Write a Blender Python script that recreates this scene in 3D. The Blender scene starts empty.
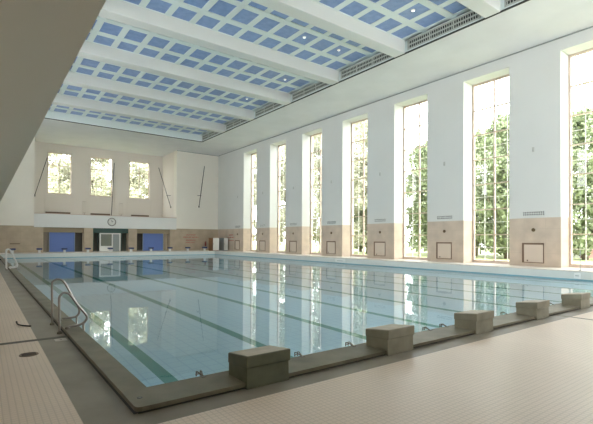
import bpy, bmesh, math, random
from mathutils import Vector, Matrix
sc = bpy.context.scene
C = sc.collection
PI = math.pi
# ------------------------------------------------------------------ camera
yaw, pitch, roll, fpx = .6417, .0115, .0045, 421.79
fw = Vector((math.sin(yaw)*math.cos(pitch), math.cos(yaw)*math.cos(pitch), math.sin(pitch)))
rt = Vector((math.cos(yaw), -math.sin(yaw), 0)); up = rt.cross(fw)
r2 = math.cos(roll)*rt + math.sin(roll)*up
u2 = -math.sin(roll)*rt + math.cos(roll)*up
cam = bpy.data.objects.new('camera', bpy.data.cameras.new('camera'))
C.objects.link(cam)
cam.data.sensor_width = 36; cam.data.lens = fpx/593*36
cam.data.shift_y = 22.58/593; cam.data.clip_start = .05; cam.data.clip_end = 400
M = Matrix((r2, u2, -fw)).transposed().to_4x4()
M.translation = (-1.5056, -4.8101, 1.6649)
cam.matrix_world = M
sc.camera = cam
# ------------------------------------------------------------------ light
sc.view_settings.view_transform = 'Standard'; sc.view_settings.look = 'None'
sc.view_settings.gamma = 1; sc.view_settings.use_curve_mapping = False
sc.view_settings.exposure = 0.84
SKY = 6.0
w = bpy.data.worlds.new('world'); sc.world = w; w.use_nodes = True
bg = w.node_tree.nodes['Background']; bg.inputs[0].default_value = (.97, .985, 1, 1); bg.inputs[1].default_value = SKY

def area(name, loc, rot, sx, sy, power=0, col=(1, 1, 1), portal=False):
    l = bpy.data.lights.new(name, 'AREA'); l.shape = 'RECTANGLE'; l.size = sx; l.size_y = sy
    l.energy = power; l.color = col
    o = bpy.data.objects.new(name, l); C.objects.link(o); o.location = loc; o.rotation_euler = rot
    if portal: l.cycles.is_portal = True
    return o
WY = [3.13+6.78*k for k in range(-1, 7)]
for y in WY:       # daylight through the tall windows on the right
    area('daylight_portal', (29.9, y+1.75, 7.0), (0, PI/2, 0), 14, 3.5, portal=True)
LY = [3.13+6.78*k for k in range(-1, 7)]
for y in LY:       # daylight through the left-hand windows above the gallery
    area('daylight_portal', (-4.3, y+1.75, 11.3), (0, -PI/2, 0), 5.2, 3.5, portal=True)
for x in (6.8, 12.3, 17.8):
    area('daylight_portal', (x, 62.2, 10.9), (-PI/2, 0, 0), 3.1, 5.6, portal=True)
for x in (15, 22):   # unseen fill lamps added outside the near end wall, behind the camera
    area('fill_near', (x+1.0, -9.6, 8), (PI/2, 0, 0), 3.4, 9, 170, (1, .985, .96))

# ------------------------------------------------------------------ material helpers
def mat(name, col=(.8, .8, .8), rough=.6, metal=0, spec=.5):
    m = bpy.data.materials.new(name); m.use_nodes = True
    b = m.node_tree.nodes['Principled BSDF']
    b.inputs['Base Color'].default_value = (*col, 1); b.inputs['Roughness'].default_value = rough
    b.inputs['Metallic'].default_value = metal; b.inputs['Specular IOR Level'].default_value = spec
    return m
def N(m, t, **k):
    n = m.node_tree.nodes.new(t)
    for a, b in k.items(): setattr(n, a, b)
    return n
def L(m, a, b): m.node_tree.links.new(a, b)
def P(m): return m.node_tree.nodes['Principled BSDF']
def pos(m):
    g = N(m, 'ShaderNodeNewGeometry'); return g.outputs['Position']
def noise(m, scale, detail=4, vec=None):
    n = N(m, 'ShaderNodeTexNoise'); n.inputs['Scale'].default_value = scale; n.inputs['Detail'].default_value = detail
    L(m, vec if vec is not None else pos(m), n.inputs['Vector']); return n.outputs['Fac']
def ramp(m, fac, stops):
    r = N(m, 'ShaderNodeValToRGB'); e = r.color_ramp.elements
    e[0].position, e[0].color = stops[0][0], (*stops[0][1], 1)
    e[1].position, e[1].color = stops[1][0], (*stops[1][1], 1)
    for p, c in stops[2:]:
        x = e.new(p); x.color = (*c, 1)
    L(m, fac, r.inputs[0]); return r.outputs[0]
def mix(m, fac, a, b, typ='MIX'):
    n = N(m, 'ShaderNodeMix', data_type='RGBA', blend_type=typ)
    for s, v in ((0, fac), (6, a), (7, b)):
        if isinstance(v, (int, float)): n.inputs[s].default_value = v
        elif isinstance(v, tuple): n.inputs[s].default_value = (*v, 1)
        else: L(m, v, n.inputs[s])
    return n.outputs[2]
def math_(m, op, a, b=None):
    n = N(m, 'ShaderNodeMath', operation=op)
    for s, v in ((0, a), (1, b)):
        if v is None: continue
        if isinstance(v, (int, float)): n.inputs[s].default_value = v
        else: L(m, v, n.inputs[s])
    return n.outputs[0]
def sep(m):
    s = N(m, 'ShaderNodeSeparateXYZ'); L(m, pos(m), s.inputs[0]); return s.outputs
def bump(m, h, strength=.2, dist=.01):
    b = N(m, 'ShaderNodeBump'); b.inputs['Strength'].default_value = strength; b.inputs['Distance'].default_value = dist
    L(m, h, b.inputs['Height']); L(m, b.outputs[0], P(m).inputs['Normal'])
def grid(m, ax, ay, sx, sy, wline, ox=0., oy=0.):
    """1 on the joint lines of a sx by sy grid"""
    def one(a, s, o):
        f = math_(m, 'FRACT', math_(m, 'DIVIDE', math_(m, 'ADD', a, 100*s-o), s))
        return math_(m, 'LESS_THAN', math_(m, 'MINIMUM', f, math_(m, 'SUBTRACT', 1, f)), wline/s/2)
    return math_(m, 'MAXIMUM', one(ax, sx, ox), one(ay, sy, oy))

# ---- wall: painted plaster with a stone dado
def wall_mat(name, white, stone):
    m = mat(name, white, .75, spec=.3); s = sep(m)
    n = noise(m, .35, 5)
    wcol = mix(m, n, tuple(c*.95 for c in white), tuple(min(1, c*1.04) for c in white))
    st = ramp(m, noise(m, 1.1, 8), [(.3, tuple(c*.88 for c in stone)), (.7, tuple(c*1.08 for c in stone))])
    h = math_(m, 'ADD', s[0], s[1])
    st = mix(m, grid(m, h, s[2], 1.37, .815, .018), st, tuple(c*.88 for c in stone))
    L(m, mix(m, math_(m, 'LESS_THAN', s[2], 3.17), wcol, st), P(m).inputs['Base Color'])
    return m
M_wall = wall_mat('plaster_and_stone', (.70, .71, .68), (.60, .50, .40))
M_wallfar = wall_mat('plaster_and_stone_far', (.86, .82, .73), (.52, .43, .32))
M_white = mat('white_paint', (.80, .80, .765), .6)
M_plaster = mat('gallery_plaster', (.80, .75, .68), .8)
M_ceil = mat('ceiling_plaster', (.78, .80, .76), .8, spec=.2)
L(M_ceil, ramp(M_ceil, noise(M_ceil, .5, 6), [(.3, (.72, .73, .725)), (.7, (.77, .78, .775))]), P(M_ceil).inputs['Base Color'])
M_beam = mat('beam_plaster', (.70, .71, .68), .8, spec=.2)
M_bar = mat('laylight_bars', (.76, .83, .81), .6)
M_glassblue = mat('blue_laylight_glass', (.17, .28, .52), .35)
L(M_glassblue, ramp(M_glassblue, noise(M_glassblue, 2.5, 5), [(.3, (.19, .30, .56)), (.7, (.26, .38, .65))]), P(M_glassblue).inputs['Base Color'])
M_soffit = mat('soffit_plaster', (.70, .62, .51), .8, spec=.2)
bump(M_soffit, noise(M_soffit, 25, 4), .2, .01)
M_dark = mat('dark_recess', (.14, .135, .11), .6)
M_darkline = mat('dark_joint', (.03, .035, .03), .7)

# ---- floor tiles
M_tile = mat('beige_floor_tile', (.6, .5, .4), .38, spec=.4)
s = sep(M_tile)
big = ramp(M_tile, noise(M_tile, .45, 7), [(.3, (.66, .54, .435)), (.7, (.76, .63, .51))])
speck = mix(M_tile, math_(M_tile, 'MULTIPLY', noise(M_tile, 9, 2), .3), big, (.60, .50, .39))
g = grid(M_tile, s[0], s[1], .06, .06, .012)
L(M_tile, mix(M_tile, math_(M_tile, 'MULTIPLY', g, .34), speck, (.36, .29, .22)), P(M_tile).inputs['Base Color'])
bump(M_tile, math_(M_tile, 'SUBTRACT', 1, g), .25, .003)
M_band = mat('grey_stone_band', (.27, .25, .205), .42, spec=.4)
L(M_band, ramp(M_band, noise(M_band, 1.7, 9), [(.3, (.19, .165, .125)), (.7, (.275, .24, .185))]), P(M_band).inputs['Base Color'])
M_coping = mat('coping_stone', (.25, .225, .17), .5, spec=.4)
L(M_coping, ramp(M_coping, noise(M_coping, 2.3, 9), [(.3, (.125, .112, .075)), (.7, (.21, .188, .13))]), P(M_coping).inputs['Base Color'])
bump(M_coping, noise(M_coping, 60, 4), .25, .004)
M_copinglt = mat('pale_coping_stone', (.62, .57, .49), .45)
L(M_copinglt, ramp(M_copinglt, noise(M_copinglt, 2, 8), [(.3, (.66, .60, .53)), (.7, (.76, .70, .62))]), P(M_copinglt).inputs['Base Color'])
M_block = mat('start_block_stone', (.22, .22, .16), .6)
L(M_block, ramp(M_block, noise(M_block, 3.1, 9), [(.25, (.21, .20, .15)), (.75, (.34, .32, .24))]), P(M_block).inputs['Base Color'])
bump(M_block, noise(M_block, 70, 4), .3, .004)
M_blockshade = mat('shaded_block_stone', (.1, .11, .08), .6)  # block stone with the shade on the nearest block put into its colour
L(M_blockshade, ramp(M_blockshade, noise(M_blockshade, 3.1, 9), [(.25, (.075, .085, .05)), (.75, (.15, .155, .10))]), P(M_blockshade).inputs['Base Color'])
M_blocktop = mat('start_block_top', (.36, .33, .26), .65)
L(M_blocktop, ramp(M_blocktop, noise(M_blocktop, 6, 8), [(.25, (.36, .325, .25)), (.75, (.48, .43, .345))]), P(M_blocktop).inputs['Base Color'])

# ---- pool
M_basin = mat('light_blue_pool_tile', (.3, .6, .8), .4)
s = sep(M_basin)
base = ramp(M_basin, noise(M_basin, .25, 3), [(.3, (.60, .86, .96)), (.7, (.66, .90, .98))])
base = mix(M_basin, math_(M_basin, 'MULTIPLY', grid(M_basin, s[0], s[1], .30, .30, .03), .35), base, (.36, .62, .80))
fx = math_(M_basin, 'FRACT', math_(M_basin, 'DIVIDE', math_(M_basin, 'ADD', s[0], 100-1.25+1.25), 2.5))
stripe = math_(M_basin, 'LESS_THAN', math_(M_basin, 'ABSOLUTE', math_(M_basin, 'SUBTRACT', fx, .5)), .050)
lining = mix(M_basin, math_(M_basin, 'GREATER_THAN', s[2], -.47), (.20, .42, .50), (.68, .70, .67))
base = mix(M_basin, math_(M_basin, 'GREATER_THAN', s[2], -.52), base, lining)
onfloor = math_(M_basin, 'LESS_THAN', s[2], -1.6)
inend = math_(M_basin, 'MULTIPLY', math_(M_basin, 'GREATER_THAN', s[1], .0), math_(M_basin, 'LESS_THAN', s[1], 48.5))
L(M_basin, mix(M_basin, math_(M_basin, 'MULTIPLY', math_(M_basin, 'MULTIPLY', stripe, onfloor), inend), base, (.10, .38, .34)), P(M_basin).inputs['Base Color'])
M_water = bpy.data.materials.new('pool_water'); M_water.use_nodes = True
nt = M_water.node_tree; nt.nodes.remove(nt.nodes['Principled BSDF'])
tr = N(M_water, 'ShaderNodeBsdfRefraction'); tr.inputs[0].default_value = (.97, .995, 1, 1); tr.inputs['IOR'].default_value = 1.33; tr.inputs['Roughness'].default_value = 0
gl = N(M_water, 'ShaderNodeBsdfGlossy'); gl.inputs['Roughness'].default_value = .02
fr = N(M_water, 'ShaderNodeFresnel'); fr.inputs[0].default_value = 1.33
bp = N(M_water, 'ShaderNodeBump'); bp.inputs['Strength'].default_value = .08; bp.inputs['Distance'].default_value = .012
L(M_water, noise(M_water, 1.6, 2), bp.inputs['Height'])
L(M_water, bp.outputs[0], tr.inputs['Normal']); L(M_water, bp.outputs[0], gl.inputs['Normal']); L(M_water, bp.outputs[0], fr.inputs['Normal'])
mx = N(M_water, 'ShaderNodeMixShader'); L(M_water, fr.outputs[0], mx.inputs[0]); L(M_water, tr.outputs[0], mx.inputs[1]); L(M_water, gl.outputs[0], mx.inputs[2])
L(M_water, mx.outputs[0], nt.nodes['Material Output'].inputs[0])
M_pane = bpy.data.materials.new('window_glass'); M_pane.use_nodes = True
nt = M_pane.node_tree; nt.nodes.remove(nt.nodes['Principled BSDF'])
tr = N(M_pane, 'ShaderNodeBsdfTransparent'); tr.inputs[0].default_value = (.95, .97, .96, 1)
gl = N(M_pane, 'ShaderNodeBsdfGlossy'); gl.inputs['Roughness'].default_value = .01
fr = N(M_pane, 'ShaderNodeLayerWeight'); fr.inputs[0].default_value = .5
mx = N(M_pane, 'ShaderNodeMixShader'); L(M_pane, math_(M_pane, 'ADD', math_(M_pane, 'MULTIPLY', math_(M_pane, 'POWER', fr.outputs[1], 4), .8), .05), mx.inputs[0]); L(M_pane, tr.outputs[0], mx.inputs[1]); L(M_pane, gl.outputs[0], mx.inputs[2])
L(M_pane, mx.outputs[0], nt.nodes['Material Output'].inputs[0])

M_frame = mat('cream_window_frame', (.62, .50, .42), .5)
M_lattice = mat('white_lattice', (.80, .78, .72), .5)
M_steel = mat('brushed_steel', (.36, .34, .31), .3, 1)
M_steeld = mat('tarnished_steel', (.22, .20, .17), .4, .8)
M_black = mat('black_metal', (.03, .028, .025), .5)
M_blue = mat('blue_panel', (.12, .20, .50), .5)
M_bluedk = mat('blue_block_top', (.03, .05, .16), .5)
M_green = mat('dark_green_paint', (.04, .10, .08), .5)
M_lintel = mat('ochre_lintel', (.36, .30, .20), .7)
M_doorw = mat('white_door_paint', (.78, .78, .74), .5)
M_doorglass = mat('door_glass', (.20, .22, .18), .1)
M_beigepan = mat('beige_panel', (.66, .56, .46), .6)
M_brown = mat('brown_wood', (.22, .11, .05), .5)
M_greyp = mat('grey_panel', (.33, .37, .36), .6)
M_red = mat('red_lettering', (.50, .10, .10), .7)
M_rad = mat('brown_heater_grille', (.20, .13, .085), .6)
M_bronze = mat('bronze_fitting', (.16, .11, .06), .5, .5)
M_leaf = mat('leaf', (.22, .265, .14), .6)
M_leaf3 = mat('leaf_palest', (.46, .46, .33), .6)  # lightest leaf colour, for the tallest trees
M_leaf2 = mat('leaf_pale', (.30, .35, .19), .6)
M_bark = mat('bark', (.18, .14, .10), .9)
M_lawn = mat('grass', (.30, .44, .12), .9)
L(M_lawn, ramp(M_lawn, noise(M_lawn, .5, 8), [(.3, (.26, .31, .12)), (.7, (.40, .43, .21))]), P(M_lawn).inputs['Base Color'])
M_brick = mat('red_brick', (.24, .13, .10), .9)
M_rooft = mat('roof_tile', (.16, .10, .08), .9)
M_hose = mat('white_plastic', (.80, .80, .78), .5)
M_lamp = bpy.data.materials.new('lamp_glow'); M_lamp.use_nodes = True
P(M_lamp).inputs['Emission Color'].default_value = (1, .97, .88, 1); P(M_lamp).inputs['Emission Strength'].default_value = 1.1

# ------------------------------------------------------------------ mesh helpers
class MB:
    def __init__(s): s.bm = bmesh.new()
    def box(s, x0, x1, y0, y1, z0, z1):
        v = [s.bm.verts.new((x, y, z)) for x in (x0, x1) for y in (y0, y1) for z in (z0, z1)]
        for f in ((0, 1, 3, 2), (4, 6, 7, 5), (0, 4, 5, 1), (2, 3, 7, 6), (0, 2, 6, 4), (1, 5, 7, 3)):
            s.bm.faces.new([v[i] for i in f])
        return s
    def hexa(s, pts):     # 4 bottom, 4 top corners
        v = [s.bm.verts.new(p) for p in pts]
        for f in ((3, 2, 1, 0), (4, 5, 6, 7), (0, 1, 5, 4), (1, 2, 6, 5), (2, 3, 7, 6), (3, 0, 4, 7)):
            s.bm.faces.new([v[i] for i in f])
        return s
    def tube(s, pts, r, n=10, cap=True):
        pts = [Vector(p) for p in pts]; rings = []
        rs = r if isinstance(r, (list, tuple)) else [r]*len(pts)
        prev = None
        for i, p in enumerate(pts):
            t = (pts[min(i+1, len(pts)-1)]-pts[max(i-1, 0)]).normalized()
            if prev is None:
                a = Vector((0, 0, 1)) if abs(t.z) < .9 else Vector((1, 0, 0))
                nrm = t.cross(a).normalized()
            else:
                nrm = (prev - t*prev.dot(t)).normalized()
            prev = nrm; b = t.cross(nrm)
            rings.append([s.bm.verts.new(p+rs[i]*(math.cos(2*PI*k/n)*nrm+math.sin(2*PI*k/n)*b)) for k in range(n)])
        for a, b in zip(rings, rings[1:]):
            for k in range(n): s.bm.faces.new((a[k], a[(k+1) % n], b[(k+1) % n], b[k]))
        if cap:
            s.bm.faces.new(rings[0][::-1]); s.bm.faces.new(rings[-1])
        return s
    def disc(s, c, axis, r, h, n=24):
        c = Vector(c); a = Vector(axis).normalized()
        return s.tube([c, c+a*h], r, n)
    def build(s, name, m, parent=None, bevel=0, smooth=False):
        bmesh.ops.recalc_face_normals(s.bm, faces=s.bm.faces)
        me = bpy.data.meshes.new(name)
        if smooth:
            for f in s.bm.faces: f.smooth = True
        s.bm.to_mesh(me); s.bm.free(); me.materials.append(m)
        o = bpy.data.objects.new(name, me); C.objects.link(o)
        if parent: o.parent = parent
        if bevel:
            b = o.modifiers.new('bevel', 'BEVEL'); b.width = bevel; b.segments = 2; b.limit_method = 'ANGLE'
        return o
def tag(o, label=None, cat=None, group=None, kind=None):
    if label: o['label'] = label
    if cat: o['category'] = cat
    if group: o['group'] = group
    if kind: o['kind'] = kind
    return o
def empty(name, loc, label=None, cat=None, group=None, kind=None):
    o = bpy.data.objects.new(name, None); C.objects.link(o); o.location = loc; o.empty_display_size = .1
    return tag(o, label, cat, group, kind)
def struct(name, mb, m, parent=None, label=None, **k):
    o = mb.build(name, m, parent, **k)
    if parent is None: o['kind'] = 'structure'
    if label: o['label'] = label
    return o
def copy_tree(o, parent=None):
    c = o.copy(); C.objects.link(c); c.parent = parent
    for ch in [x for x in C.objects if x.parent == o]: copy_tree(ch, c)
    return c
def smooth_path(pts, k=6):
    pts = [Vector(p) for p in pts]; out = []
    for i in range(len(pts)-1):
        p0 = pts[max(i-1, 0)]; p1 = pts[i]; p2 = pts[i+1]; p3 = pts[min(i+2, len(pts)-1)]
        for j in range(k):
            t = j/k
            out.append(.5*((2*p1)+(p2-p0)*t+(2*p0-5*p1+4*p2-p3)*t*t+(3*p1-p0-3*p2+p3)*t**3))
    out.append(pts[-1]); return out

# ------------------------------------------------------------------ dimensions
XL, XR = -3.2, 28.08       # inner faces of the side walls
YN, YF = -8.3, 55.3       # near and far walls
ZC = 14.68                # ceiling
DK = -.07                 # deck level
WZ = -.52                 # water level
PF = -1.65                 # pool floor
WT = 13.85                # window head
# ------------------------------------------------------------------ floor
f = MB()
f.box(XL, -.72, YN, 57.2, -.4, DK); f.box(-.72, XR, YN, -.85, -.4, DK)
f.box(25.8, XR, -.85, 2.2, -.4, DK)
struct('floor', f, M_tile, label='beige tiled pool deck')
f = MB()
f.box(-.72, -.28, -.85, 50.9, -.4, DK); f.box(-.28, 25.8, -.85, -.5, -.4, DK)
f.box(25.3, 25.8, -.5, 2.2, -.4, DK)
struct('floor_band', f, M_band, label='grey stone band around the pool')
f = MB()
f.box(25.3, XR, 2.2, 57.2, -.4, DK); f.box(-.28, 25.3, 50.3, 57.2, -.4, DK); f.box(-.72, -.28, 50.9, 57.2, -.4, DK)
for y in WY: f.box(XR, 29.7, y, y+3.5, -.4, DK)
struct('floor_walkway', f, M_copinglt, label='pale stone walkway along the windows and the far wall')
f = MB()
f.box(XL+.02, -.26, 3.55, 3.68, -.12, DK+.004)
struct('trim_1', f, mat('dark_channel', (.10, .095, .075), .6), label='dark drain channel across the left deck')
f = MB()
f.box(9.2, 9.28, YN+.02, -.56, -.12, DK+.004)
struct('trim_2', f, M_coping, label='dark joint across the front deck')
# coping ring (paler stone colour at the far side and right side)
f = MB()
vv = []
for z in (-.045, 0):
    vv.append([f.bm.verts.new((x, y, z)) for x, y in ((-.27, 50.3), (-.27, -.48), (-.255, -.52), (-.21, -.54), (25, -.54), (25, 0), (0, 0), (0, 50.3))])
lo, hi = vv
f.bm.faces.new(hi); f.bm.faces.new(lo[::-1])
for i in range(8): f.bm.faces.new((lo[i], lo[(i+1) % 8], hi[(i+1) % 8], hi[i]))
struct('trim_3', f, M_coping, label='dark raised stone pool edge, left and front')
f = MB(); f.box(-.24, -.2, -.515, 50.2, -.3, -.045); f.box(-.2, 25, -.515, -.47, -.3, -.045); f.box(-.2, 0, -.2, 50.2, -.06, -.045); f.box(0, 25, -.2, 0, -.06, -.045)
struct('trim_30', f, M_darkline, label='dark joint beneath the raised stone pool edge')
f = MB()
f.box(25, 25.3, -.6, 50.3, -.06, 0); f.box(0, 25, 50, 50.3, -.06, 0)
struct('trim_4', f, M_copinglt, label='pale raised stone pool edge, right and far', bevel=.015)
f = MB()
f.box(-.02, 25.02, -.02, 50.02, PF-.2, PF)
f.box(-.2, 0, -.2, 50.2, PF, -.06); f.box(25, 25.2, -.2, 50.2, PF, -.06)
f.box(0, 25, -.2, 0, PF, -.06); f.box(0, 25, 50, 50.2, PF, -.06)
struct('pool_basin', f, M_basin, label='light blue tiled pool basin with dark green lane lines')
f = MB(); v = [f.bm.verts.new(p) for p in ((0, 0, WZ), (25, 0, WZ), (25, 50, WZ), (0, 50, WZ))]; f.bm.faces.new(v)
o = struct('pool_water', f, M_water, label='clear calm pool water')
o['kind'] = 'stuff'; o['category'] = 'water'
if o.data.polygons[0].normal.z < 0: o.data.flip_normals()
# ------------------------------------------------------------------ walls
def wall_windows(x0, x1, zb, zt, top, base, ys, y0, y1):
    f = MB(); cur = y0
    for y in ys:
        f.box(x0, x1, cur, y, base, zt); cur = y+3.50
    f.box(x0, x1, cur, y1, base, zt)
    f.box(x0, x1, y0, y1, zt, top)
    if zb > base: f.box(x0, x1, y0, y1, base, zb)
    return f
def wwall(x0, x1, zb, ys):
    f = MB(); cur = YN
    for y in ys:
        f.box(x0, x1, cur, y, zb, WT); cur = y+3.50
    f.box(x0, x1, cur, YF, zb, WT)
    f.box(x0, x1, YN, YF, WT, 16.4)
    return f
f = wwall(XR, 29.7, -.4, WY); struct('wall_right', f, M_wall, label='white wall with stone dado and tall windows')
f = wwall(-4.2, XL, 8.8, LY); f.box(-4.2, XL, YN, YF, -.4, 8.8)
struct('wall_left', f, M_wall)
f = MB(); f.box(-4.2, 29.7, YN-1, YN, -.4, 3.5); f.box(-4.2, 29.7, YN-1, YN, 12.5, 16.4)
cur = -4.2
for x in (15, 22):  # unseen openings added so the near fill lamps reach in
    f.box(cur, x-.7, YN-1, YN, 3.5, 12.5); cur = x+2.7
f.box(cur, 29.7, YN-1, YN, 3.5, 12.5)
struct('wall_near', f, M_wall)
# far wall: ground storey with three openings, parapet, gallery recess
GL, GR, GZ, GB = 3.6, 21.4, 4.70, 61.5
ops = [(4.6, 9.13), (10.2, 14.68), (15.78, 20.43)]
f = MB()
f.box(-4.2, GL, YF, YF+1.2, -.4, 16.4); f.box(GR, 29.7, YF, YF+1.2, -.4, 16.4)
cur = GL
for a, b in ops:
    f.box(cur, a, YF, YF+1.2, -.4, 3.02); cur = b
f.box(cur, GR, YF, YF+1.2, -.4, 3.02)
struct('wall_far', f, M_wallfar, label='far wall with stone dado below and white plaster above')
f = MB(); f.box(GL, GR, YF-.03, YF+.25, 3.03, GZ)
struct('trim_5', f, M_white, label='white parapet of the far gallery')
f = MB(); f.box(GL, GR, YF-.06, YF+.30, GZ, GZ+.07)
struct('trim_6', f, mat('pinkish_coping', (.62, .48, .40), .6), label='thin pinkish coping on the gallery parapet')
f = MB(); f.box(GL-.5, GR+.5, YF+.25, GB+.5, 3.04, 4.5)
struct('gallery_floor', f, M_plaster)
fw_ = [(5.61, 8.56), (10.99, 13.98), (16.34, 19.41)]
f = MB(); cur = GL-.5
for a, b in fw_:
    f.box(cur, a, GB, GB+.5, 4.5, 16); f.box(a, b, GB, GB+.5, 4.6, 7.80); f.box(a, b, GB, GB+.5, 13.48, 16); cur = b
f.box(cur, GR+.5, GB, GB+.5, 4.5, 16)
f.box(GL-.5, GL, YF+1.2, GB, 4.5, 16); f.box(GR, GR+.5, YF+1.2, GB, 4.5, 16)
struct('wall_gallery', f, M_plaster, label='cream plaster back and sides of the far gallery')
f = MB()
for a, b in fw_:
    for x in (a-.28, b+.22): f.box(x, x+.06, GB-.05, GB, 4.5, 13.80)
    f.box(a-.28, b+.28, GB-.05, GB, 13.80, 13.86)
    f.box(a-.12, b+.12, GB-.09, GB, 7.66, 7.80)
struct('trim_7', f, M_plaster, label='raised plaster surrounds of the gallery windows')
# room behind the ground-storey openings
f = MB(); f.box(4, 21, YF+2.0, YF+2.1, -.4, 3.1); struct('wall_passage', f, M_dark)
f = MB(); f.box(GL, GR, YF, YF+1.2, 3.022, 3.03); struct('ceiling_passage', f, M_dark)
# ------------------------------------------------------------------ ceiling
SX0, SX1, SY1 = 2.88, 22.02, 47.93
f = MB()
f.box(SX1, 29.7, YN-1, GB+.6, ZC, ZC+1.5); f.box(-4.2, SX0, YN-1, GB+.6, ZC, ZC+1.5)
f.box(SX0, SX1, SY1, GB+.6, ZC, ZC+1.5)
f.box(SX0, SX1, YN-1, -6.9, ZC, ZC+1.5)
struct('ceiling', f, M_ceil, label='pale plaster ceiling around the coffered skylight')
f = MB()
f.box(SX1-.04, SX1+.09, -6.9, SY1+.09, ZC-.04, ZC+.02); f.box(SX0, SX1, SY1-.04, SY1+.09, ZC-.04, ZC+.02)
struct('trim_8', f, M_darkline, label='dark shadow gap around the skylight opening')
f = MB()
f.box(XR-.06, XR, YN, YF, ZC-.07, ZC); f.box(GR, XR, YF-.06, YF, ZC-.07, ZC); f.box(XL, GL, YF-.06, YF, ZC-.07, ZC)
struct('trim_9', f, mat('grey_joint', (.30, .33, .30), .7), label='grey joint between walls and ceiling')
GZL = 15.52
f = MB()
f.box(SX0, SX1, -6.9, SY1, GZL+.45, GZL+.55)
struct('ceiling_roof_slab', f, M_ceil)
beamY = [7.37+6.75*k for k in range(-2, 7)]    # near faces of the cross beams
bays = []
for k in range(-1, 8):
    y0 = (7.37+6.75*(k-1))+.92; y1 = min(7.37+6.75*k, SY1)
    bays.append((y0, y1))
for k, y in enumerate(beamY[1:-1] if False else [b for b in beamY if b < 47]):
    f = MB(); f.box(SX0, SX1, y, y+.92, ZC-.02, GZL+.45)
    struct('ceiling_beam', f, M_beam, label='deep pale plaster beam crossing the skylight', bevel=.03)
cols = [SX0+1.575*k for k in range(13)]
for k in range(-1, 7):
    y0 = (7.37+6.75*(k-1))+.92; y1 = 7.37+6.75*k
    if k == 7: y1 = SY1
    g = empty('ceiling_skylight', (0, y0, GZL), kind='structure'); g['label'] = 'bay of blue glass panes in a pale grid of bars'
    gl = MB(); gl.box(SX0, SX1, 0, y1-y0, .04, .08); gl.build('glass', M_glassblue, g)
    b = MB()
    rows = [(.0, .30), (1.80, 2.27), (3.87, 4.38), (y1-y0-.05, y1-y0)]
    for a, c in rows: b.box(SX0, SX1, a, c, -.01, .039)
    for x in cols[1:]: b.box(x-.2, x+.2, 0, y1-y0, 0, .035)
    b.box(SX0, SX0+.2, 0, y1-y0, 0, .035); b.box(SX1-.2, SX1, 0, y1-y0, 0, .035)
    b.build('grid', M_bar, g)
# side frieze of the opening and its air grilles
f = MB(); f.box(SX1-.03, SX1-.012, -6.9, SY1-.03, ZC+.03, GZL+.45); f.box(SX0+.012, SX0+.03, -6.9, SY1-.03, ZC+.03, GZL+.45); f.box(SX0, SX1, SY1-.05, SY1-.03, ZC+.03, GZL+.45)
struct('ceiling_frieze', f, M_bar)
def grille(y0, y1):
    e = empty('air_grille', (SX1-.032, (y0+y1)/2, ZC+.1)); L_ = (y1-y0)/2
    b = MB(); b.box(-.012, .0, -L_, L_, .05, .60); b.build('backing', M_darkline, e)
    b = MB()
    for z in (.0, .28, .56): b.box(-.04, -.012, -L_, L_, z, z+.09)
    for i in range(4):
        y = -L_+i*(2*L_-.1)/3; b.box(-.04, -.012, y, y+.1, 0, .65)
    n = int(2*L_/.16)
    for i in range(1, n):
        y = -L_+i*2*L_/n; b.box(-.03, -.012, y-.02, y+.02, .05, .60)
    b.build('slats', mat('grille_slats', (.50, .52, .47), .6) if 'grille_slats' not in bpy.data.materials else bpy.data.materials['grille_slats'], e)
    return e
names = ['nearest', 'second nearest', 'third nearest', 'fourth from the near end', 'fifth from the near end', 'second farthest', 'farthest']
for k in range(7):
    y0 = 7.37+6.75*(k-1)+.92+.25; y1 = min(7.37+6.75*k, SY1)-.25
    tag(grille(y0, y1), f'pale slotted grille along the skylight, {names[k]} in its row', 'air grille', 'air grilles along the skylight')
# ceiling lamps
lamps = [(16.1, 17.95, 'round lamp glowing in the blue skylight, left one of a pair'),
         (19.25, 11.3, 'brightest round lamp in the blue skylight, nearest the top edge of the photo'),
         (19.3, 17.96, 'round lamp in the blue skylight, right one of a pair'),
         (19.45, 25.0, 'small round lamp in the blue skylight, above the right end of the third bay'),
         (19.35, 31.4, 'smallest round lamp in the blue skylight, farthest from the camera')]
for x, y, l in lamps:
    e = empty('ceiling_lamp', (x, y, GZL+.04), l, 'ceiling lamp', 'lamps in the skylight')
    b = MB(); b.tube([(0, 0, 0), (0, 0, -.06)], [.13, .11], 20); b.build('rim', M_white, e, smooth=False)
    b = MB(); b.disc((0, 0, -.061), (0, 0, -1), .09, .012, 20); b.build('bulb', M_lamp, e)
# ------------------------------------------------------------------ gallery soffit on the left
f = MB(); f.box(XL, -.14, YN, 49.0, 5.0, 5.45)
struct('ceiling_gallery', f, M_soffit, label='grey underside of the gallery over the left deck')
f = MB(); f.box(-.4, -.15, YN, 49.0, 5.45, 6.3); struct('trim_10', f, M_white, label='gallery parapet')
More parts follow.
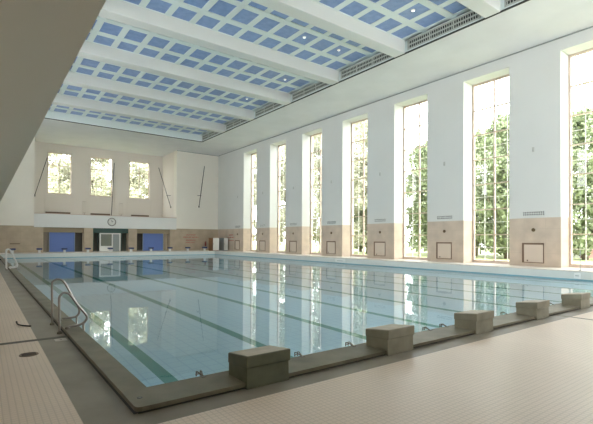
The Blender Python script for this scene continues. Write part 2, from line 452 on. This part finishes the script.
# ------------------------------------------------------------------ windows, right
def tall_window(idx, y, pane=True):
    X = 29.35
    e = empty('window_%d' % idx, (X, y, 0), kind='structure')
    W = 3.50; b = MB(); z0 = DK
    b.box(-.05, .15, 0, .13, z0, WT); b.box(-.05, .15, W-.13, W, z0, WT)
    b.box(-.05, .15, .13, W-.13, z0, z0+.22); b.box(-.05, .15, .13, W-.13, WT-.14, WT)
    b.box(-.04, .12, W/2-.05, W/2+.05, z0+.22, WT-.14)
    dz = (WT-.14-.15)/14
    for k in range(2, 14, 2): b.box(-.03, .12, .13, W-.13, .15+k*dz-.035, .15+k*dz+.035)
    b.build('window_frame', M_frame, e)
    b = MB()
    for k in range(1, 14): b.box(.20, .24, .13, W-.13, .15+k*dz-.02, .15+k*dz+.02)
    for k in (1, 3): b.box(.20, .24, W*k/4-.02, W*k/4+.02, z0+.2, WT-.14)
    b.build('lattice', M_lattice, e)
    b = MB(); b.bm.faces.new([b.bm.verts.new(p) for p in ((.04, .13, z0+.22), (.04, .13, WT-.14), (.04, W-.13, WT-.14), (.04, W-.13, z0+.22))]); b.build('window_pane', M_pane, e)
    b = MB(); b.box(-.12, -.055, .9, .96, 1.9, 1.95).box(-.12, -.055, .45, .96, 1.85, 1.9); b.build('window_handle', M_steeld, e)
    return e
for i, y in enumerate(WY): tall_window(i+1, y)
for i, y in enumerate(LY):
    e = empty('window_%d' % (i+20), (-3.9, y, 0), kind='structure'); b = MB()
    for a in (0, 1.72, 3.43): b.box(-.05, .05, a, a+.12, 6.8, WT)
    for k in range(5): b.box(-.04, .04, 0, 3.50, 6.8+k*1.81, 6.9+k*1.81)
    b.build('window_frame', M_frame, e)
for i, (a, c) in enumerate(fw_):
    e = empty('window_%d' % (i+10), (a, GB+.2, 7.80), kind='structure'); W = c-a; H = 13.48-7.80
    b = MB(); b.box(0, .12, 0, .12, 0, H); b.box(W-.12, W, 0, .12, 0, H); b.box(0, W, 0, .12, 0, .12); b.box(0, W, 0, .12, H-.12, H)
    b.box(W/2-.04, W/2+.04, .02, .1, 0, H); b.box(0, W, .02, .1, H*.68, H*.68+.08)
    b.build('window_frame', M_frame, e)
    b = MB()
    for k in range(1, 6): b.box(W*k/6-.018, W*k/6+.018, .16, .19, 0, H)
    for k in range(1, 9): b.box(0, W, .16, .19, H*k/9-.018, H*k/9+.018)
    b.build('lattice', M_lattice, e)
    b = MB(); b.bm.faces.new([b.bm.verts.new(p) for p in ((.12, .05, .12), (W-.12, .05, .12), (W-.12, .05, H-.12), (.12, .05, H-.12))]); b.build('window_pane', M_pane, e)
# ------------------------------------------------------------------ ground storey openings in the far wall
for i, (a, c) in enumerate((ops[0], ops[2])):
    f = MB(); f.box(a, c, YF+.35, YF+.75, 2.42, 3.02); struct('trim_%d' % (11+i), f, M_lintel)
f = MB(); f.box(ops[1][0], ops[1][1], YF+.35, YF+.75, 2.42, 3.02); struct('trim_13', f, M_green)
where = ['left of the white door', 'right of the white door']
for i, (a, c) in enumerate(((5.27, 8.18), (16.74, 19.7))):
    e = empty('roller_screen', (a, YF+.62, DK), 'large blue panel filling the opening in the far wall, '+where[i], 'panel', 'blue panels in the far wall')
    b = MB(); b.box(.05, c-a-.05, -.02, .02, .05, 2.49); b.build('panel', M_blue, e)
    b = MB(); b.box(0, .05, -.04, .04, 0, 2.49); b.box(c-a-.05, c-a, -.04, .04, 0, 2.49); b.box(.05, c-a-.05, -.04, .04, 0, .05)
    b.build('frame', M_greyp, e)
e = empty('door_1', (11.1, YF+.5, DK), kind='structure'); e['label'] = 'white framed glass double door in the far wall'
W = 2.66; b = MB()
b.box(0, .16, 0, .1, 0, 2.48); b.box(W-.16, W, 0, .1, 0, 2.48); b.box(.16, W-.16, 0, .1, 2.32, 2.48); b.box(1.52, 1.66, 0, .1, 0, 2.32); b.box(.16, 1.52, 0, .1, 0, .75)
b.build('door_frame', M_doorw, e)
b = MB(); b.box(.16, 1.52, .03, .06, .75, 2.32); b.build('door_pane', M_doorglass, e)
b = MB(); b.box(1.66, W-.16, .05, .07, 0, 2.32); b.build('door_leaf', M_greyp, e)
b = MB(); b.box(1.70, 1.76, -.06, 0, 1.0, 1.25); b.build('door_handle', M_steel, e)
for i, (a, c) in enumerate(((10.35, 10.9), (13.85, 14.35))):
    f = MB(); f.box(a, a+.05, YF+.5, YF+.6, DK, 2.42); f.box(c-.05, c, YF+.5, YF+.6, DK, 2.42); struct('trim_%d' % (14+i), f, M_green)
# ------------------------------------------------------------------ clock
e = empty('wall_clock', (12.47, YF-.03, 3.89), 'round white wall clock with dark rim on the gallery parapet', 'clock')
b = MB(); b.disc((0, 0, 0), (0, -1, 0), .50, .06, 40); b.build('face', mat('clock_face', (.74, .73, .68), .5), e)
b = MB(); n = 40
pp = [(.50*math.cos(2*PI*k/n), -.06, .50*math.sin(2*PI*k/n)) for k in range(n+1)]
b.tube(pp, .045, 8, False); b.build('rim', M_steeld, e, smooth=True)
for k in range(12):
    a = 2*PI*k/12; x, z = .40*math.cos(a), .40*math.sin(a)
    b = MB(); b.tube([(x*.9, -.068, z*.9), (x*1.08, -.068, z*1.08)], .014, 4); b.build('hour_mark', M_black, e)
b = MB(); b.tube([(0, -.075, 0), (-.02, -.075, .30)], .022, 5); b.build('minute_hand', M_black, e)
b = MB(); b.tube([(0, -.08, 0), (.16, -.08, .08)], .028, 5); b.build('hour_hand', M_black, e)
# ------------------------------------------------------------------ dark poles
def pole(p, q, arm, label, r=.045):
    p = Vector(p); q = Vector(q); m = p.lerp(q, arm[0])
    e = empty('wall_pole', q, label, 'pole')
    b = MB(); b.tube([p-q, (0, 0, 0)], r, 8); b.build('shaft', M_black, e)
    a = Vector(arm[1])
    b = MB(); b.tube([m-q-a*.25, m-q+a], r*.8, 6); b.build('bracket', M_black, e)
    b = MB(); b.tube([(0, 0, -.12), (0, 0, .12)], r*1.9, 8); b.build('end_fitting', M_black, e)
    return e
pole((5.42, 60.0, 12.42), (3.66, 55.6, 6.89), (.73, (.0, 0, 0.001)), 'slender black pole leaning across the far gallery, leftmost of the four')
pole((14.15, 61.3, 12.86), (13.74, 61.0, 4.65), (.9, (.0, 0, .01)), 'slender black upright pole between the middle and right gallery windows')
pole((19.64, 58.0, 12.3), (20.98, 56.5, 6.36), (.70, (.55, 0, 0)), 'slender black pole leaning at the right end of the gallery recess')
pole((25.73, 55.22, 12.81), (24.88, 55.22, 6.56), (.73, (-.5, 0, 0)), 'slender black pole on the blank far wall right of the gallery')
# ------------------------------------------------------------------ heaters and small posts in the gallery
hl = ['left', 'middle', 'right']
for i, (a, c) in enumerate(((5.4, 8.4), (11.0, 13.6), (16.6, 19.2))):
    e = empty('floor_heater', ((a+c)/2, GB-.35, 4.5), f'low brown heater grille under the {hl[i]} gallery window', 'heater', 'heaters under the gallery windows'); W = (c-a)/2
    b = MB(); b.box(-W, W, -.12, .12, .0, .78); b.build('casing', M_rad, e)
    b = MB()
    for k in range(14): x = -W+.1+k*(2*W-.2)/13; b.box(x-.03, x+.03, -.15, -.12, .4, .72)
    b.build('slats', M_bronze, e)
for i, x in enumerate((10.27, 15.25)):
    e = empty('radiator', (x-.05, GB-.2, 4.5), ['narrow upright radiator on the gallery wall left of the middle window', 'narrow upright radiator on the gallery wall right of the middle window'][i], 'radiator', 'narrow radiators in the gallery')
    b = MB()
    for k in range(4): b.box(-.27+k*.15, -.17+k*.15, -.06, .06, .7, 2.55)
    b.build('columns', M_plaster, e)
    mp = mat('radiator_pipe', (.45, .38, .32), .6)
    b = MB(); b.box(-.27, .28, -.03, .03, .8, .9); b.box(-.05, .03, -.03, .03, 0, .8); b.build('lower_pipe', mp, e)
    b = MB(); b.box(-.27, .28, -.03, .03, 2.35, 2.45); b.build('upper_pipe', mp, e)
# ------------------------------------------------------------------ pier fittings on the right wall
pierY = [8.3+6.78*k for k in range(0, 7)]
wpos = ['pier nearest the camera', 'second pier from the camera', 'third pier from the camera', 'fourth pier from the camera', 'fifth pier from the camera', 'sixth pier from the camera', 'farthest pier of the window wall']
for k, y in enumerate(pierY):
    yc = y
    e = empty('access_panel', (XR, yc, .17), 'square beige panel at the foot of the '+wpos[k], 'wall panel', 'panels at the foot of the piers')
    b = MB(); b.box(-.03, 0, -.62, .62, .05, 1.23); b.build('panel', M_beigepan, e, bevel=.01)
    b = MB(); b.box(-.06, .0, .60, .72, .0, 1.33); b.box(-.05, 0, -.66, -.62, 0, 1.33); b.box(-.06, 0, -.62, .60, 1.22, 1.33); b.box(-.05, 0, -.62, .60, 0, .04)
    b.build('rim', M_rad, e)
    b = MB(); b.box(-.06, -.03, .35, .41, .1, .2); b.build('catch', M_bronze, e)
    e = empty('air_vent', (XR, yc, 3.47), 'small dark slotted vent on the '+wpos[k], 'vent', 'vents above the pier cladding')
    b = MB(); b.box(-.015, 0, -.70, .70, -.14, .14); b.build('backing', mat('vent_dark', (.13, .13, .12), .7), e)
    b = MB(); b.box(-.04, -.015, -.70, .70, -.02, .02)
    b.box(-.04, -.015, -.70, .70, .12, .16); b.box(-.04, -.015, -.70, .70, -.16, -.12)
    for i in range(13): b.box(-.035, -.015, -.70+i*.1125, -.665+i*.1125, -.14, .14)
    b.build('slats', M_wall, e)
    e = empty('wall_nozzle', (XR, yc, 2.37), 'small round bronze fitting on the '+wpos[k], 'wall fitting', 'round fittings on the piers')
    b = MB(); b.disc((0, 0, 0), (-1, 0, 0), .12, .03, 20); b.build('plate', M_bronze, e)
    b = MB(); b.tube([(-.03, 0, 0), (-.10, 0, -.01)], [.06, .04], 12); b.build('spout', M_bronze, e)
    e = empty('wall_sensor', (XR, yc, 7.76), 'tiny grey fitting high on the '+wpos[k], 'wall fitting', 'small fittings high on the piers')
    b = MB(); b.box(-.05, 0, -.07, .07, -.16, .16); b.build('body', mat('sensor_grey', (.50, .50, .46), .6), e, bevel=.015)
    b = MB(); b.disc((-.05, 0, -.05), (-1, 0, 0), .035, .02, 10); b.build('lens', M_greyp, e)
# ------------------------------------------------------------------ red lettering (illegible at this size) on the far corner
def lettering(org, ux, rows, label):
    random.seed(len(label)); e = empty('wall_lettering', org, label, 'lettering'); u = Vector(ux)
    nrm = Vector((0, -1, 0)) if abs(u.x) > .5 else Vector((-1, 0, 0))
    for z, w0, w1 in rows:
        x = w0; b = MB()
        while x < w1:
            lw = random.uniform(.05, .11)
            for (a, c, zz, zh) in ((x, x+.025, z, z+.16), (x, x+lw, z+random.choice((0, .07, .14)), None), (x+lw-.025, x+lw, z, z+random.choice((.08, .16)))):
                zh2 = zz+.022 if zh is None else zh
                p = [u*a, u*c]
                lo = [min(p[0][i], p[1][i]) for i in range(2)]; hi = [max(p[0][i], p[1][i]) for i in range(2)]
                if abs(u.x) > .5: b.box(lo[0], hi[0], -.006, 0, zz, zh2)
                else: b.box(-.006, 0, lo[1], hi[1], zz, zh2)
            x += lw+random.choice((.03, .03, .03, .10))
        b.build('text_line', M_red, e)
    return e
rw = [(1.15, -.7, .7), (.80, -1.15, 1.2), (.35, -.7, .75), (.0, -.75, .6)]
lettering((23.6, YF, 1.05), (1, 0, 0), rw, 'four short lines of red lettering on the stone of the far wall')
lettering((XR, 51.0, 1.05), (0, -1, 0), [(1.15, -.7, .7), (.80, -1., 1.), (.35, -.7, .75)], 'short lines of red lettering on the right wall by the corner')
for i, (x, z) in enumerate(((1.7, 1.0), (-.3, 1.0), (-.3, 2.2))):
    e = empty('wall_plate', (x, YF, z), ['small brown plate low on the stone at the left of the far wall', 'brown wall plate at the left photo edge, lower of two', 'brown wall plate at the left photo edge, upper of two'][i], 'wall plate')
    b = MB(); b.box(-.5, .5, -.02, 0, -.05, .05); b.build('plate', M_rad, e, bevel=.005)
    b = MB(); b.disc((-.42, -.02, 0), (0, -1, 0), .015, .006, 8); b.build('screw', M_steeld, e)
    b = MB(); b.disc((.42, -.02, 0), (0, -1, 0), .015, .006, 8); b.build('screw', M_steeld, e)
e = empty('fire_extinguisher', (25.95, YF-.13, .60), 'small dark red cylinder hanging low on the far wall near the corner', 'fire extinguisher')
b = MB(); b.tube([(0, 0, 0), (0, 0, .03), (0, 0, .55), (0, 0, .62), (0, 0, .66)], [.09, .11, .11, .06, .03], 16); b.build('cylinder', mat('dark_red', (.30, .06, .05), .4), e, smooth=True)
b = MB(); b.box(-.03, .12, -.02, .02, .66, .71); b.build('valve', M_black, e)
b = MB(); b.box(-.02, .02, .1, .13, .2, .5); b.build('bracket', M_black, e)
# ------------------------------------------------------------------ cabinets in the far right corner
def cabinet(name, x0, x1, y0, y1, h, ms, mf, label):
    e = empty(name, ((x0+x1)/2, (y0+y1)/2, DK), label, 'cabinet'); X = (x1-x0)/2; Y = (y1-y0)/2
    b = MB(); b.box(-X, X, -Y+.02, Y, .08, h); b.box(-X+.05, X-.05, -Y+.06, Y-.04, 0, .08); b.build('body', ms, e)
    b = MB(); b.box(-X+.01, X-.01, -Y, -Y+.02, .1, h-.02); b.build('door', mf, e)
    b = MB(); b.box(-X+.08, -X+.11, -Y-.03, -Y, h*.5, h*.5+.15); b.build('handle', M_steeld, e)
    return e
cabinet('storage_cabinet', 25.3, 26.26, 51.2, 52.7, 1.9, M_brown, M_doorw, 'tall cabinet with brown side and white front near the far right corner')
cabinet('storage_cabinet', 27.1, 27.76, 51.3, 52.9, 1.9, M_greyp, M_doorw, 'tall cabinet with grey side and white front against the right wall at the corner')
# ------------------------------------------------------------------ starting blocks, near end
def start_block(M_block=M_block):
    e = empty('starting_block', (0, 0, 0))
    X = .30
    b = MB(); b.hexa([(-X, -.57, DK), (X, -.57, DK), (X, -.12, DK), (-X, -.12, DK), (-X, -.56, .20), (X, -.56, .20), (X, -.12, .16), (-X, -.12, .16)]); b.build('base', M_block, e, bevel=.008)
    b = MB(); b.hexa([(-X-.006, -.58, .17), (X+.015, -.58, .17), (X+.015, -.11, .14), (-X-.006, -.11, .14), (-X-.006, -.58, .315), (X+.015, -.58, .315), (X+.015, -.11, .26), (-X-.006, -.11, .26)]); b.build('platform', M_block, e, bevel=.012)
    b = MB(); b.hexa([(-X+.01, -.57, .30), (X, -.57, .30), (X, -.12, .20), (-X+.01, -.12, .20), (-X+.01, -.57, .3165), (X, -.57, .3165), (X, -.12, .2635), (-X+.01, -.12, .2635)]); b.build('standing_surface', M_blocktop, e)
    return e
bl = ['largest greenish stone starting block, nearest the pool corner', 'second nearest stone starting block on the front pool edge', 'middle one of five stone starting blocks on the front edge',
      'second farthest stone starting block on the front edge', 'farthest right stone starting block, by the photo edge']
proto = start_block()
for k in range(5):
    o = start_block(M_blockshade) if k == 0 else proto if k == 1 else copy_tree(proto)
    o.location = (1.26+2.42*k, 0, 0)
    tag(o, bl[k], 'starting block', 'stone starting blocks on the front edge')
# far end starting blocks
def far_block():
    e = empty('starting_block', (0, 0, 0))
    b = MB(); b.box(-.26, .26, -.3, .3, .45, .62); b.build('platform', M_bluedk, e, bevel=.02)
    b = MB(); b.box(-.11, .11, -.1, .2, 0, .45); b.box(-.2, .2, -.2, .3, 0, .03); b.build('pedestal', M_hose, e)
    b = MB(); b.tube([(-.22, -.28, .42), (-.22, -.36, .42), (.22, -.36, .42), (.22, -.28, .42)], .02, 6); b.build('grip_bar', M_steel, e)
    return e
fb = ['before the left stone wall, by the mid-pool ladder', 'before the pier left of the left blue panel', 'before the left blue panel', 'before the pier between left blue panel and door', 'before the left half of the white door',
      'before the pier right of the white door', 'before the right blue panel', 'before the pier right of the right blue panel', 'below the red lettering', 'near the corner cabinets']
proto = far_block()
for k in range(10):
    o = proto if k == 0 else copy_tree(proto)
    o.location = (1.25+2.5*k, 50.6, DK)
    tag(o, 'blue-topped starting block on the far edge, '+fb[k], 'starting block', 'blue-topped starting blocks on the far edge')
# ------------------------------------------------------------------ ladders
def rail(pts, y, e, r=.021):
    b = MB(); b.tube(smooth_path([(x, y, z) for x, z in pts]), r, 10); return b.build('handrail', M_steel, e, smooth=True)
def flange(x, y, z, e):
    b = MB(); b.tube([(x, y, z), (x, y, z+.03), (x, y, z+.05)], [.045, .04, .024], 14); b.build('flange', M_steeld, e)
e = empty('pool_ladder', (0, 0, 0), 'curved steel pool ladder rails nearest the camera on the left pool edge', 'pool ladder')
r1 = [(-.35, DK), (-.355, .35), (-.36, .74), (-.33, .81), (-.25, .84), (-.15, .78), (-.02, .53), (.11, .27), (.14, .15), (.10, .07), (.02, .04), (-.16, .045), (-.21, .0)]
r2_ = [(-.35, DK), (-.355, .28), (-.36, .56), (-.33, .64), (-.27, .67), (-.18, .62), (-.05, .42), (.08, .24), (.10, .16), (.04, .08), (-.06, .05), (-.18, .045), (-.22, .0)]
rail(r1, 4.9, e); rail(r2_, 3.92, e)
for x, y, z in ((-.35, 4.9, DK), (-.35, 3.92, DK), (-.21, 4.9, 0), (-.22, 3.92, 0)): flange(x, y, z, e)
for z in (-.25, -.55, -.82):
    b = MB(); b.box(.03, .13, 3.94, 4.88, z-.015, z+.015); b.build('step', M_steel, e)
b = MB(); b.tube([(.04, 3.92, .09), (.06, 3.92, -.2), (.08, 3.92, -.9)], .02, 8); b.build('stringer', M_steel, e, smooth=True)
b = MB(); b.tube([(.09, 4.9, .08), (.09, 4.9, -.2), (.08, 4.9, -.9)], .02, 8); b.build('stringer', M_steel, e, smooth=True)
e = empty('pool_ladder', (0, 0, 0), 'small pale steel ladder rails halfway along the left pool edge', 'pool ladder')
r3 = [(-.38, DK), (-.40, .5), (-.40, .95), (-.33, 1.05), (-.22, 1.0), (-.05, .6), (.08, .28), (.08, .1), (-.05, .05), (-.2, .05), (-.24, 0)]
for y in (22.9, 23.8):
    b = MB(); b.tube(smooth_path([(x, y, z) for x, z in r3]), .03, 8); b.build('handrail', M_hose, e, smooth=True)
    flange(-.38, y, DK, e)
for z in (-.25, -.55):
    b = MB(); b.box(.03, .13, 22.92, 23.78, z-.015, z+.015); b.build('step', M_steel, e)
b = MB(); b.tube([(.05, 22.9, .09), (.08, 22.9, -.9)], .02, 8); b.build('stringer', M_steel, e)
b = MB(); b.tube([(.05, 23.8, .09), (.08, 23.8, -.9)], .02, 8); b.build('stringer', M_steel, e)
# ------------------------------------------------------------------ lane anchors on the front edge
al = ['left of the nearest starting block', 'just right of the nearest starting block', 'left of the second starting block', 'right of the second starting block', 'left of the third starting block', 'left of the fourth starting block', 'left of the farthest starting block']
def anchor():
    e = empty('lane_anchor', (0, 0, 0))
    b = MB(); b.tube([(-.05, .20, -.05), (-.05, .20, .06), (-.05, .14, .07), (0, -.06, .015)], .014, 8); b.tube([(.05, .20, -.05), (.05, .20, .06), (.05, .14, .07), (0, -.06, .015)], .014, 8); b.build('hook', M_steeld, e)
    b = MB(); b.box(-.05, .05, -.14, -.01, .0, .015); b.build('base_plate', M_steeld, e, bevel=.003)
    b = MB(); b.tube([(-.07, .19, .0), (.07, .19, .0)], .016, 8); b.build('cross_bar', M_steel, e)
    return e
proto = anchor()
for k, x in enumerate((.66, 2.17, 3.18, 5.15, 5.68, 8.0, 10.4)):
    o = proto if k == 0 else copy_tree(proto)
    o.location = (x, 0, 0); o.scale = (.52, .52, .52)
    tag(o, 'small steel lane-rope hook on the front pool edge, '+al[k], 'hook', 'lane hooks on the front edge')
# ------------------------------------------------------------------ floor bits
e = empty('drain_cover', (-.92, 2.62, DK), 'round brown drain cover in the tiles at left front', 'drain cover')
b = MB(); b.disc((0, 0, 0), (0, 0, 1), .125, .008, 28); b.build('cover', M_rad, e)
b = MB()
for k in range(5): b.box(-.09, .09, -.085+k*.04, -.075+k*.04, .008, .011)
b.build('slots', M_darkline, e)
e = empty('floor_wedge', (-.88, 5.15, DK), 'dark curled strip lying on the left deck tiles beyond the drain', 'strip')
b = MB(); b.tube(smooth_path([(.17, -.20, .012), (.06, -.06, .012), (-.02, .10, .02), (-.04, .2, .05)]), .014, 8); b.build('strip', M_black, e, smooth=True)
b = MB(); b.tube([(-.04, .2, .05), (-.04, .21, .056)], .018, 8); b.build('end_cap', M_black, e)
e = empty('drain_cover', (-.40, 3.38, DK), 'small pale square plate in the grey band at the near ladder foot', 'drain cover')
b = MB(); b.box(-.09, .09, -.1, .1, 0, .006); b.build('cover', mat('pale_plate', (.52, .48, .44), .5), e)
b = MB(); b.disc((0, 0, .006), (0, 0, 1), .02, .003, 10); b.build('knob', M_steeld, e)
e = empty('drain_cover', (-.16, -.28, 0), 'tiny dark round socket cap in the stone corner of the pool edge', 'drain cover')
b = MB(); b.disc((0, 0, 0), (0, 0, 1), .028, .004, 16); b.build('cap', M_black, e)
b = MB(); b.disc((0, 0, .004), (0, 0, 1), .012, .002, 10); b.build('screw', M_steeld, e)
# pole and float tub on the right edge
e = empty('stanchion', (25.15, 4.53, 0), 'thin upright grey pole on the right pool edge at the photo edge', 'pole')
b = MB(); b.tube([(0, 0, 0), (0, 0, 1.15)], .018, 8); b.build('post', M_greyp, e)
b = MB(); b.tube([(0, 0, 0), (0, 0, .03)], .06, 14); b.build('foot', M_steel, e)
def wall_box(y, w_, label):
    e = empty('skimmer_box', (25, y, -.28), label, 'plate')
    b = MB(); b.box(-.05, 0, -w_, w_, -.16, .14); b.build('cover', M_hose, e, bevel=.015)
    b = MB(); b.box(-.056, -.05, -w_*.6, w_*.6, -.02, .02); b.build('slot', M_greyp, e)
wall_box(4.62, .15, 'small white box on the right pool wall below the thin pole')
wall_box(23.9, .65, 'long white plate on the right pool wall below the fourth window')
# ------------------------------------------------------------------ outside
f = MB(); f.box(29.7, 120, -60, 140, -.6, -.35); f.box(-60, 29.7, 63, 140, -.6, -.35)
struct('lawn', f, M_lawn, label='sunlit lawn outside the windows')
def tree_mesh(seed, H, cr, base, n, leaf):
    rnd = random.Random(seed)
    tb = MB(); tb.tube([(0, 0, -.2), (.1, 0, H*.25), (-.1, .1, H*.5), (.1, 0, H*.85)], [.32, .26, .18, .05], 8)
    for k in range(9):
        a = rnd.uniform(0, 2*PI); z = H*rnd.uniform(.25, .7); l = cr*rnd.uniform(.5, .9)
        tb.tube([(0, 0, z), (l*.5*math.cos(a), l*.5*math.sin(a), z+l*.3), (l*math.cos(a), l*math.sin(a), z+l*.75)], [.13, .08, .03], 6)
    clumps = []
    for k in range(80):
        t = rnd.random(); z = base+(H-base)*t
        rr = cr*math.sqrt(max(.06, 1-(2*t-.85)**2*.8))*rnd.uniform(.25, 1)
        a = rnd.uniform(0, 2*PI); clumps.append((rr*math.cos(a), rr*math.sin(a), z, rnd.uniform(.8, 1.5)))
    lb = bmesh.new()
    for i in range(n):
        cx, cy, cz, r = rnd.choice(clumps)
        d = Vector((rnd.gauss(0, 1), rnd.gauss(0, 1), rnd.gauss(0, .8))).normalized()*r*rnd.uniform(.5, 1)
        c = Vector((cx, cy, cz))+d
        u = Vector((rnd.gauss(0, 1), rnd.gauss(0, 1), rnd.gauss(0, 1))).normalized()
        v = u.cross(Vector((rnd.gauss(0, 1), rnd.gauss(0, 1), rnd.gauss(0, 1)))).normalized(); sz = rnd.uniform(.14, .30)
        lb.faces.new([lb.verts.new(c+u*sz), lb.verts.new(c+v*sz*.6), lb.verts.new(c-u*sz), lb.verts.new(c-v*sz*.6)])
    return tb, lb
protos = []
for i, (H, cr, base, n, lf) in enumerate(((15.2, 3.9, 1.2, 13000, M_leaf), (15.5, 4.4, 1.5, 14000, M_leaf2), (19.5, 5, 1.5, 17000, M_leaf3))):
    e = empty('garden_tree', (0, 0, -.35))
    tb, lb = tree_mesh(i+3, H, cr, base, n, lf)
    tb.build('trunk', M_bark, e, smooth=True)
    me = bpy.data.meshes.new('foliage'); lb.to_mesh(me); lb.free(); me.materials.append(lf)
    o = bpy.data.objects.new('foliage', me); C.objects.link(o); o.parent = e
    protos.append(e)
used = set()
wn = 'seen through the %s tall window from the right'
T = [(0, 49.5, 12.6, .3, 'dense green tree at the right photo edge, outside the nearest tall window'), (1, 62, 13, 2, 'paler tree behind the lawn outside the nearest tall window'),
     (0, 45, 18.6, 1.1, 'dense green tree outside the second tall window from the right, left half'), (1, 50, 25.2, 4, 'tree with open crown outside the second tall window, right half'), (0, 56, 22.5, 3, 'tree farther back outside the second tall window'),
     (0, 46, 28.6, 5, 'bushy tree outside the third tall window, nearer one'), (1, 54, 35, 2.2, 'open tree farther back outside the third tall window'),
     (2, 44, 38.5, .7, 'tall pale tree outside the fourth tall window from the right'), (0, 50, 46, 2, 'darker tree farther back outside the fourth tall window'),
     (2, 43, 48, 1.5, 'tall pale tree outside the fifth tall window from the right'), (2, 42, 55.5, 4.4, 'tall pale tree outside the sixth tall window from the right'), (2, 41.5, 63.5, 3.3, 'tall pale tree outside the farthest tall window'),
     (2, 7.0, 74, .9, 'tall leafy tree outside the left gallery window'), (2, 14.0, 75, 2.9, 'tall leafy tree outside the middle gallery window'), (2, 21.5, 74.5, 5.1, 'tall leafy tree outside the right gallery window')]
for k, x, y, rz, lab in T:
    p = protos[k]
    if k in used: o = copy_tree(p)
    else: o = p; used.add(k)
    o.location = (x, y, -.35); o.rotation_euler = (0, 0, rz)
    tag(o, lab, 'tree', 'trees outside the windows')
e = empty('garden_house', (55.5, 15.2, -.35), 'small reddish brick building on the lawn outside the nearest tall window', 'building')
b = MB(); b.box(-1.2, 1.2, -1.1, 1.1, 0, 1.7); b.build('wall', M_brick, e)
b = MB(); b.hexa([(-1.4, -1.3, 1.7), (1.4, -1.3, 1.7), (1.4, 1.3, 1.7), (-1.4, 1.3, 1.7), (-.05, -1.3, 2.2), (.05, -1.3, 2.2), (.05, 1.3, 2.2), (-.05, 1.3, 2.2)]); b.build('roof', M_rooft, e)
b = MB(); b.box(-1.23, -1.2, -.4, .4, 0, 1.5); b.build('door', M_doorw, e)
